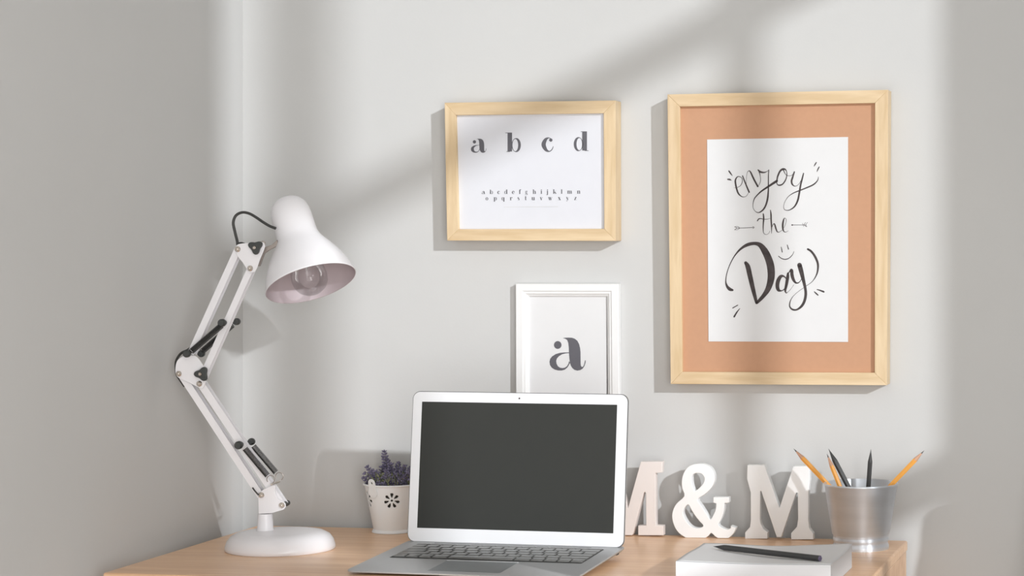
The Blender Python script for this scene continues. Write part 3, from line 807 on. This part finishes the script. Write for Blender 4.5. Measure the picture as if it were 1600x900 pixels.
# ================================================================ LAVENDER POT
pc = Vector((.2425, -.034, DZ))
pot = thing('lavender_pot', pc, 'white enamelled bucket pot with cut-out flowers, planted with purple lavender', 'potted plant')
H_ = .076
r_at = lambda z: .0300 + (.0440 - .0300) * ((z - .005) / (H_ - .005))
NA, NR = 420, 100
def petal_holes(ang, z):
    for c0 in [math.radians(q) for q in (-71, -141, 1, 73, 147)]:
        d = (ang - c0 + math.pi) % (2 * math.pi) - math.pi
        x = d * r_at(z); y = z - .0535
        if abs(x) > .014 or abs(y) > .014: continue
        if x * x + y * y < .0017 ** 2: return True
        rr = math.hypot(x, y)
        a = math.atan2(x, y)
        k = round(a / (2 * math.pi / 7))
        da = a - k * 2 * math.pi / 7
        lx = rr * math.sin(da); lr = rr * math.cos(da)
        if .0040 < lr < .0122:
            t = (lr - .0040) / .0082
            half_w = .0031 * (t ** .8) * math.sqrt(max(0, 1 - max(0, (t - .55) / .45) ** 2)) * 1.05
            if abs(lx) < half_w: return True
    return False
V, Fc = [], []
for j in range(NR + 1):
    z = .005 + (H_ - .005) * j / NR
    for i in range(NA):
        a = 2 * math.pi * i / NA
        V.append((r_at(z) * math.cos(a), r_at(z) * math.sin(a), z))
for j in range(NR):
    for i in range(NA):
        zc = .005 + (H_ - .005) * (j + .5) / NR
        ac = 2 * math.pi * (i + .5) / NA
        if not petal_holes(ac, zc): Fc.append((j * NA + i, j * NA + (i + 1) % NA, (j + 1) * NA + (i + 1) % NA, (j + 1) * NA + i))
wallo = raw('pot_wall', V, Fc, M['pot'], pot, (0, 0, 0), 'white enamel wall pierced with flower shapes')
md = wallo.modifiers.new('t', 'SOLIDIFY'); md.thickness = .0007; md.offset = -1
lathe('pot_rim', [(r_at(H_) - .001, H_ - .0015), (r_at(H_) + .0002, H_ - .002), (r_at(H_) + .0018, H_ - .0012), (r_at(H_) + .0022, H_ + .0002), (r_at(H_) + .0014, H_ + .0014), (r_at(H_) - .0003, H_ + .0012), (r_at(H_) - .001, H_ - .0015)], M['pot'], pot, None, 72)
lathe('pot_foot', [(0, .001), (.0295, 0), (.0325, .0004), (.0322, .0022), (.0300, .0055), (.0292, .0055), (.0290, .002), (0, .002)], M['pot'], pot, None, 72)
lathe('soil_liner', [(0, .003), (r_at(.004) - .004, .003), (r_at(.070) - .0035, .066), (0, .069)], M['liner'], pot, None, 48)
# bail ears: an embossed disc with a tab rising over the rim
def ear(deg):
    a = math.radians(deg)
    rr = r_at(.066) + .0016
    slope = math.atan2(.0125, H_ - .005)
    mtx = Matrix.Rotation(a, 4, 'Z') @ Matrix.Translation((rr, 0, .066)) @ Matrix.Rotation(slope, 4, 'Y') @ Matrix.Rotation(math.pi / 2, 4, 'Z') @ Matrix.Rotation(math.pi / 2, 4, 'X')
    outline = ell(0, 14.5e-3, .0072, .0072, 14, 0, 180) + [(-.0072, .0142), (-.0072, .005)] + ell(0, -.000, .0090, .0090, 24, 140, 400) + [(.0072, .005)]
    o = slab('handle_ear', [outline, ell(.0003, .0150, .0019, .0019, 12)], .0012, M['pot'], pot, mtx, .0002)
    return o
ear(-113); ear(67)
# lavender: stems, buds in whorls, small leaves
def bud(V, Fc, p, d, ln, r):
    d = Vector(d).normalized()
    u = d.cross(Vector((.3, .7, .2))).normalized(); v = d.cross(u)
    prof_ = [(0, 0), (.75, .22), (1, .5), (.7, .82), (0, 1)]
    k = len(V); n = 5
    for rr, t in prof_:
        for i in range(n):
            a = 2 * math.pi * i / n
            V.append(Vector(p) + d * ln * t + (u * math.cos(a) + v * math.sin(a)) * r * max(rr, .02))
    for q in range(len(prof_) - 1):
        for i in range(n): Fc.append((k + q * n + i, k + q * n + (i + 1) % n, k + (q + 1) * n + (i + 1) % n, k + (q + 1) * n + i))
def spike(base_, tip_, whorls, size):
    b_, t_ = Vector(base_), Vector(tip_)
    ax = (t_ - b_).normalized()
    L = (t_ - b_).length
    tube('flower_stem', [b_, b_.lerp(t_, .5) + Vector((.001, .001, 0)), t_], .0006, M['green'], pot, (0, 0, 0), 5, 3)
    V, Fc = [], []
    u = ax.cross(Vector((0, 1, .1))).normalized(); v = ax.cross(u)
    for w_ in range(whorls):
        t = 1 - w_ / whorls * .74
        c = b_.lerp(t_, t)
        nb = 5 if w_ < 2 else 7
        for k in range(nb):
            a = 2 * math.pi * (k / nb) + w_ * .9 + random.uniform(-.25, .25)
            out = (u * math.cos(a) + v * math.sin(a))
            spread = .45 + .75 * min(1, w_ / 3)
            d = ax * random.uniform(.45, .9) + out * spread
            sc = size * random.uniform(.8, 1.15) * (.75 + .3 * min(1, w_ / 3))
            bud(V, Fc, c + out * .0008, d, .0058 * sc, .00150 * sc)
    bud(V, Fc, t_ - ax * .001, ax, .005 * size, .0012 * size)
    raw('flower_spike', V, Fc, M['purple'], pot, (0, 0, 0))
def px_pot(px, py, dy):
    p = oy(px, py, pc.y + dy)
    return p - pc
for (px, py), dy, wh, sz in (((600.8, 707), .0, 11, 1.2), ((575, 731), -.012, 8, 1.2), ((568.5, 748), -.004, 6, 1.15), ((587, 738), -.022, 7, 1.15),
                            ((596, 731), .014, 7, 1.1), ((611, 727), -.008, 8, 1.15), ((622.5, 725), .004, 9, 1.15), ((632, 730), -.010, 8, 1.2),
                            ((641, 733), .006, 8, 1.2), ((648, 726), -.006, 8, 1.2), ((604, 738), -.026, 7, 1.1), ((590, 745), -.016, 7, 1.1), ((655, 740), .004, 7, 1.1), ((618, 742), -.024, 5, 1.0), ((607, 722), .010, 8, 1.1), ((579, 740), .002, 7, 1.1), ((593, 741), -.006, 7, 1.2), ((637, 741), -.018, 6, 1.2), ((612, 737), .018, 6, 1.1), ((571, 741), -.010, 5, 1.1), ((582, 748), .008, 6, 1.1), ((629, 747), -.028, 5, 1.1)):
    t_ = px_pot(px, py, dy)
    b_ = Vector((t_.x * .35, t_.y * .45, .062))
    spike(b_, t_, wh, sz)
V, Fc = [], []
for k in range(620):
    a = random.uniform(0, 2 * math.pi); rr = .037 * math.sqrt(random.random())
    p = Vector((rr * math.cos(a), rr * math.sin(a), random.uniform(.064, .092 - rr * .12)))
    d = Vector((math.cos(a) * rr * 14 + random.uniform(-.5, .5), math.sin(a) * rr * 14 + random.uniform(-.5, .5), random.uniform(.4, 1.2)))
    bud(V, Fc, p, d, random.uniform(.006, .011), random.uniform(.0006, .0011))
o = raw('foliage', V, Fc, M['green'], pot, (0, 0, 0)); o['kind'] = 'stuff'
V, Fc = [], []
for k in range(260):
    a = random.uniform(0, 2 * math.pi); rr = .038 * math.sqrt(random.random())
    p = Vector((rr * math.cos(a), rr * math.sin(a), random.uniform(.074, .094 - rr * .15)))
    d = Vector((random.uniform(-1, 1), random.uniform(-1, 1), random.uniform(.2, 1.2)))
    bud(V, Fc, p, d, random.uniform(.004, .006), random.uniform(.001, .0016))
o = raw('low_blossom', V, Fc, M['purple'], pot, (0, 0, 0)); o['kind'] = 'stuff'

# ================================================================ DESK LAMP
lb = Vector((.1476, -.2400, DZ))
lamp = thing('desk_lamp', lb, 'white adjustable desk lamp with black springs on a round base', 'lamp')
rb = .0800
lathe('lamp_base', [(0, .0005), (rb - .001, 0), (rb, .0015), (rb - .0003, .006), (rb - .003, .014), (rb - .008, .0205), (rb - .016, .0248), (rb - .030, .0268), (.02, .0280), (0, .0282)], M['lamp'], lamp, None, 96, angle=60)
PH = math.radians(8)
pdir = Vector((math.cos(PH), math.sin(PH), 0)); pn = Vector((math.sin(PH), -math.cos(PH), 0))   # pn faces the viewer
P0 = Vector((.124, -.240, DZ))
def lp(px, py, off=0.0): return on_plane(px, py, P0 + pn * off, pn)
def lamp_slab(name, poly_px, off, thick, m, label=None, bevel=.0006, holes=()):
    """plate parallel to the arm plane, front face at off"""
    loops = []
    for q in [poly_px] + list(holes):
        loops.append([((lp(x, y, off) - P0).dot(pdir), (lp(x, y, off) - P0).z) for x, y in q])
    mtx = Matrix.Translation(P0 - lb + pn * (off - thick / 2)) @ Matrix(((pdir.x, 0, pn.x, 0), (pdir.y, 0, pn.y, 0), (0, 1, 0, 0), (0, 0, 0, 1)))
    return slab(name, loops, thick, m, lamp, mtx, bevel, label)
def bolt(px, py, off, r=.0042, name='bolt'):
    p = lp(px, py, off) - lb
    return lathe(name, [(0, -.001), (r * .8, -.001), (r, 0), (r, .0012), (r * .72, .0022), (r * .55, .0022), (r * .52, .0030), (r * .3, .0040), (0, .0042)], M['chrome'], lamp, frame_to(p, pn), 20)
# neck
nk = lp(414.5, 829, 0); nk = Vector((P0.x + (nk - P0).dot(pdir) * pdir.x, P0.y + (nk - P0).dot(pdir) * pdir.y, DZ))
lathe('neck', [(0, .025), (.0135, .025), (.0132, .0275), (.0118, .031), (.0108, .050), (.0100, .0525), (.0060, .0530), (0, .0530)], M['lamp'], lamp, Matrix.Translation(nk - lb), 40)
rod('swivel_post', nk + Vector((0, 0, .045)), nk + Vector((0, 0, .062)), .0048, M['black'], lamp, lb)
# base bracket: two plates bridged by a web
br = [(404, 803), (403.2, 779), (406, 770), (411, 765), (424, 759), (430.5, 758.5), (429.5, 766), (431, 774), (435, 780.5), (441, 783.5), (446, 787), (446.5, 792), (443.5, 796), (439, 797.5), (424, 802)]
lamp_slab('base_bracket', br, .011, .0018, M['lamp'])
lamp_slab('base_bracket', [(x, y) for x, y in br], -.0085, .0018, M['lamp'])
lamp_slab('bracket_web', [(404.5, 801.5), (404, 782), (409, 782), (421, 797), (421, 801)], .009, .018, M['lamp'])
# arms
def bar(a, b, wpx, off=.0075, depth=.0150):
    (x0, y0), (x1, y1) = a, b
    dx, dy = x1 - x0, y1 - y0
    L = math.hypot(dx, dy)
    nx, ny = -dy / L * wpx / 2, dx / L * wpx / 2
    A, B, D_, E_ = lp(x0 + nx, y0 + ny, off), lp(x0 - nx, y0 - ny, off), lp(x1 - nx, y1 - ny, off), lp(x1 + nx, y1 + ny, off)
    # U channel: front flange, rear flange, web on the upper-left edge
    t = .0011
    def prism(q, o0, o1):
        V = [p + pn * (o0 - off) for p in q] + [p + pn * (o1 - off) for p in q]
        return V, [(0, 1, 2, 3), (4, 5, 6, 7), (0, 1, 5, 4), (1, 2, 6, 5), (2, 3, 7, 6), (3, 0, 4, 7)]
    left, right = ((A, E_), (B, D_))
    if (A - B).dot(pdir) > 0: left, right = right, left
    wv = (right[0] - left[0]).normalized()
    q = [left[0], right[0], right[1], left[1]]
    qw = [left[0], left[0] + wv * t, left[1] + wv * t, left[1]]
    V, Fc = [], []
    for qq, o0, o1 in ((q, off, off - t), (q, off - depth, off - depth + t), (qw, off - t, off - depth + t)):
        v, f = prism(qq, o0, o1)
        k = len(V); V += v; Fc += [tuple(i + k for i in r_) for r_ in f]
    return raw('arm_bar', V, Fc, M['lamp'], lamp, lb, smooth=False)
bar((371, 390), (297.5, 553), 10.5)
bar((391.5, 419), (315.5, 590), 10)
bar((282, 584), (407, 775), 11)
bar((311.5, 597), (441, 790), 11.5)
# elbow plates
el = catmull([(274, 574), (276.5, 564), (283, 558), (290, 555.5), (302, 555.5), (309, 559), (316, 569), (321.5, 579), (322, 592), (319.5, 602), (315.5, 607), (309, 605), (295, 598), (280, 591), (274.5, 585)], 3, True)
lamp_slab('elbow_plate', el, .0115, .0018, M['lamp'])
lamp_slab('elbow_plate', el, -.0095, .0018, M['lamp'])
# head plates
hp = catmull([(368, 391), (368.5, 385), (374, 381), (392, 379.3), (409, 378), (413.5, 382), (412.5, 390), (406, 406), (401, 420), (396, 425.5), (388, 425), (384, 418), (378, 409), (370, 399)], 3, True)
lamp_slab('head_plate', hp, .0115, .0018, M['lamp'])
lamp_slab('head_plate', hp, -.0095, .0018, M['lamp'])
# bolts
for px, py in ((371.5, 389.3), (391, 419.3), (279.5, 584), (311.5, 599.5), (408.5, 773.5), (440.5, 789.5)): bolt(px, py, .0118)
# wing nuts (three rounded lobes)
def wing(cx_, cy_, r, rot, off, name='wing_nut', deep=.006):
    pts = []
    for k in range(36):
        a = math.radians(k * 10)
        rr = r * (.62 + .38 * (math.cos(1.5 * (a - rot)) ** 2) ** 1.2)
        pts.append((cx_ + rr * math.cos(a), cy_ + rr * math.sin(a)))
    lamp_slab(name, pts, off + deep, deep, M['black'], 'black three lobed wing nut', .001)
wing(398.5, 386, 12, math.radians(-35), .0118)
wing(314.5, 584.5, 12, math.radians(-60), .0118)
bolt(397.5, 387, .0182, .0028); bolt(312.5, 584.5, .0182, .0028)
bolt(411, 380.5, .006, .0040)
# springs with black end knobs
def spring(a, b, off, r=.0036, turns=30, ringend=None):
    pa, pb_ = lp(*a, off) - lb, lp(*b, off) - lb
    d = pb_ - pa; L = d.length; d.normalize()
    u = d.cross(pn).normalized(); v = d.cross(u)
    pts = []
    n = turns * 10
    for i in range(n + 1):
        t = i / n
        an = 2 * math.pi * turns * t
        pts.append(pa + d * L * t + (u * math.cos(an) + v * math.sin(an)) * r)
    tube('spring', pts, L / turns * .36, M['spring'], lamp, (0, 0, 0), 6, 0)
    if ringend:
        q = lp(*ringend, off) - lb
        ring_p = []
        for k in range(15):
            an = math.radians(-60 + k * 20)
            ring_p.append(q + (pdir * math.cos(an) + Vector((0, 0, 1)) * math.sin(an)) * .0058)
        tube('spring_hook', ring_p, .0006, M['bracket'], lamp, (0, 0, 0), 6, 2)
def knob(px, py, off, r=.0055, ln=.012, back=False):
    p = lp(px, py, off) - lb
    s = -1 if back else 1
    lathe('spring_knob', [(0, 0), (r * .7, 0), (r * .75, ln * .4), (r, ln * .5), (r, ln * .85), (r * .7, ln), (0, ln)], M['black'], lamp, frame_to(p, pn * s), 20)
spring((346, 508.5), (299, 549), .0175, .0040)
knob(350.5, 504, .008, .0058, .016); knob(295, 552, .0118, .0058, .012)
spring((363, 508), (316, 549), -.0175, .0040)
knob(366.5, 503, -.0085, .0052, .016, True); knob(312, 553, -.0095, .0052, .012, True)
spring((383, 701), (418, 743), .0175, .0040, ringend=(423, 749))
knob(376.5, 694.5, .008, .0060, .016)
spring((396, 697), (431, 738), -.0165, .0040, ringend=(436.5, 744.5))
knob(390, 691, -.008, .0052, .014, True)
# rod carrying the springs on the bracket, right bolt tail
rod('cross_pin', lp(424, 757, .020), lp(424, 757, .020) - pn * .040, .0016, M['chrome'], lamp, lb)
rod('bolt_tail', lp(440.5, 789.5, .010), lp(440.5, 789.5, .010) - pn * .030, .0042, M['black'], lamp, lb)
rod('bolt_tail', lp(311.5, 599.5, .010), lp(311.5, 599.5, .010) - pn * .022, .0032, M['black'], lamp, lb)
# head bracket (steel strip to the shade)
lamp_slab('head_bracket', [(414, 386), (424, 383), (432.5, 375), (434.5, 383.5), (420, 391), (413, 396), (405.5, 416), (400.5, 416), (408, 398)], .003, .006, M['bracket'], 'steel coloured bracket holding the shade')
# shade
hc = lp(486, 443, 0)
v_ = (hc - CV).normalized()
r_ = v_.cross(Vector((0, 0, 1))).normalized(); u_ = r_.cross(v_)
ti = math.radians(21.5)
a2 = Vector((-.272, .962)).normalized()
ax = (r_ * a2.x + u_ * a2.y) * math.cos(ti) + v_ * math.sin(ti)
k = (hc - CV).dot(Vector((FX, FY, 0))) / F_PX      # metres per photo pixel here
outp = [(70.5, 0), (71.2, 1.2), (70.6, 3), (69.3, 8), (66.5, 18), (62, 30), (56, 42), (49, 54), (41.5, 65), (35.5, 75), (32.6, 84), (31.8, 96), (31.6, 112), (30.9, 124), (28.6, 134), (24.0, 142), (16.5, 148), (8, 150.5), (0, 151)]
inp = [(69.6, .2), (68.4, 8), (65.4, 18), (60.8, 30), (54.8, 42), (47.8, 54), (40.3, 65), (34.3, 75), (31.4, 84), (30.4, 96), (29.8, 124), (22, 141), (0, 149)]
R4 = frame_to(hc - lb, ax)
lathe('shade', [(r * k, z * k) for r, z in outp], M['lamp'], lamp, R4, 96, angle=60)
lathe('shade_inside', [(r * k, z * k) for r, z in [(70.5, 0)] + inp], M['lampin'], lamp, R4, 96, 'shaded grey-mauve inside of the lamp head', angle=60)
lathe('bulb_socket', [(0, 78 * k), (15 * k, 78 * k), (15 * k, 60 * k), (13.5 * k, 58 * k), (13.5 * k, 56 * k), (0, 56 * k)], M['spacer'], lamp, R4, 32)
# clear thin glass bulb with metal cap
mg = bpy.data.materials.new('clear bulb glass'); mg.use_nodes = True
nt = mg.node_tree
for n_ in list(nt.nodes): nt.nodes.remove(n_)
out = nt.nodes.new('ShaderNodeOutputMaterial'); mix = nt.nodes.new('ShaderNodeMixShader')
tr = nt.nodes.new('ShaderNodeBsdfTransparent'); gl = nt.nodes.new('ShaderNodeBsdfGlossy'); fr_ = nt.nodes.new('ShaderNodeLayerWeight')
nz = nt.nodes.new('ShaderNodeTexNoise'); nz.inputs['Scale'].default_value = 40
rp = nt.nodes.new('ShaderNodeValToRGB'); rp.color_ramp.elements[0].color = (.92, .92, .92, 1); rp.color_ramp.elements[1].color = (.97, .97, .97, 1)
nt.links.new(nz.outputs['Fac'], rp.inputs[0]); nt.links.new(rp.outputs[0], tr.inputs[0])
gl.inputs['Roughness'].default_value = .04; fr_.inputs['Blend'].default_value = .42
mr = nt.nodes.new('ShaderNodeMath'); mr.operation = 'MULTIPLY'; mr.inputs[1].default_value = .4
nt.links.new(fr_.outputs['Fresnel'], mr.inputs[0]); nt.links.new(mr.outputs[0], mix.inputs[0])
nt.links.new(tr.outputs[0], mix.inputs[1]); nt.links.new(gl.outputs[0], mix.inputs[2]); nt.links.new(mix.outputs[0], out.inputs[0])
bo = [(10, 46), (12, 38), (16, 30), (22, 22), (26.5, 12), (28, 1), (26.5, -10), (21.5, -19), (13, -25.5), (5, -28), (0, -28.3)]
off_b = 10
lb_ = lathe('light_bulb', [(r * k, (z + off_b) * k) for r, z in bo], mg, lamp, R4, 48, 'clear round glass bulb', angle=80)
lathe('bulb_cap', [(0, 44 * k), (11.5 * k, 44 * k), (12 * k, 56 * k), (0, 56 * k)], M['spacer'], lb_, R4, 32)
lathe('filament_stem', [(0, 44 * k), (4 * k, 44 * k), (3 * k, 34 * k), (1.2 * k, 24 * k), (0, 22 * k)], M['spacer'], lb_, R4, 12)
# cable
cab = [(431, 357, -.004), (421, 353, 0), (411, 347, 0), (400, 339.5, .001), (389, 333.5, 0), (378, 332, 0), (368.5, 337), (364.5, 348), (367, 362), (370.5, 376), (372, 384)]
tube('cable', [lp(c_[0], c_[1], -.003) - lb for c_ in cab] + [lp(380, 392, -.004) - lb], .0021, M['cable'], lamp, (0, 0, 0), 10, 6)
tube('cable', [lp(369, 380.5, -.012) - lb, lp(378, 379.5, -.013) - lb, lp(384, 381.5, -.013) - lb], .0012, M['cable'], lamp, (0, 0, 0), 8, 4)
tube('cable', [lp(367.5, 391, -.012) - lb, lp(364, 398, -.012) - lb, lp(361.5, 403, -.012) - lb], .0013, M['cable'], lamp, (0, 0, 0), 8, 4)
tube('cable', [lp(303, 534, -.0125) - lb, lp(300, 541, -.0125) - lb, lp(293, 547, -.0125) - lb, lp(283, 552, -.0125) - lb, lp(276, 562, -.0125) - lb, lp(274.5, 572, -.0125) - lb, lp(276, 585, -.0125) - lb, lp(281, 593, -.0125) - lb, lp(288.5, 604, -.0125) - lb], .0019, M['cable'], lamp, (0, 0, 0), 8, 5)
tube('cable', [lp(394.5, 762, .0125) - lb, lp(399, 768, .0130) - lb, lp(404, 773.5, .0130) - lb], .0012, M['cable'], lamp, (0, 0, 0), 8, 4)
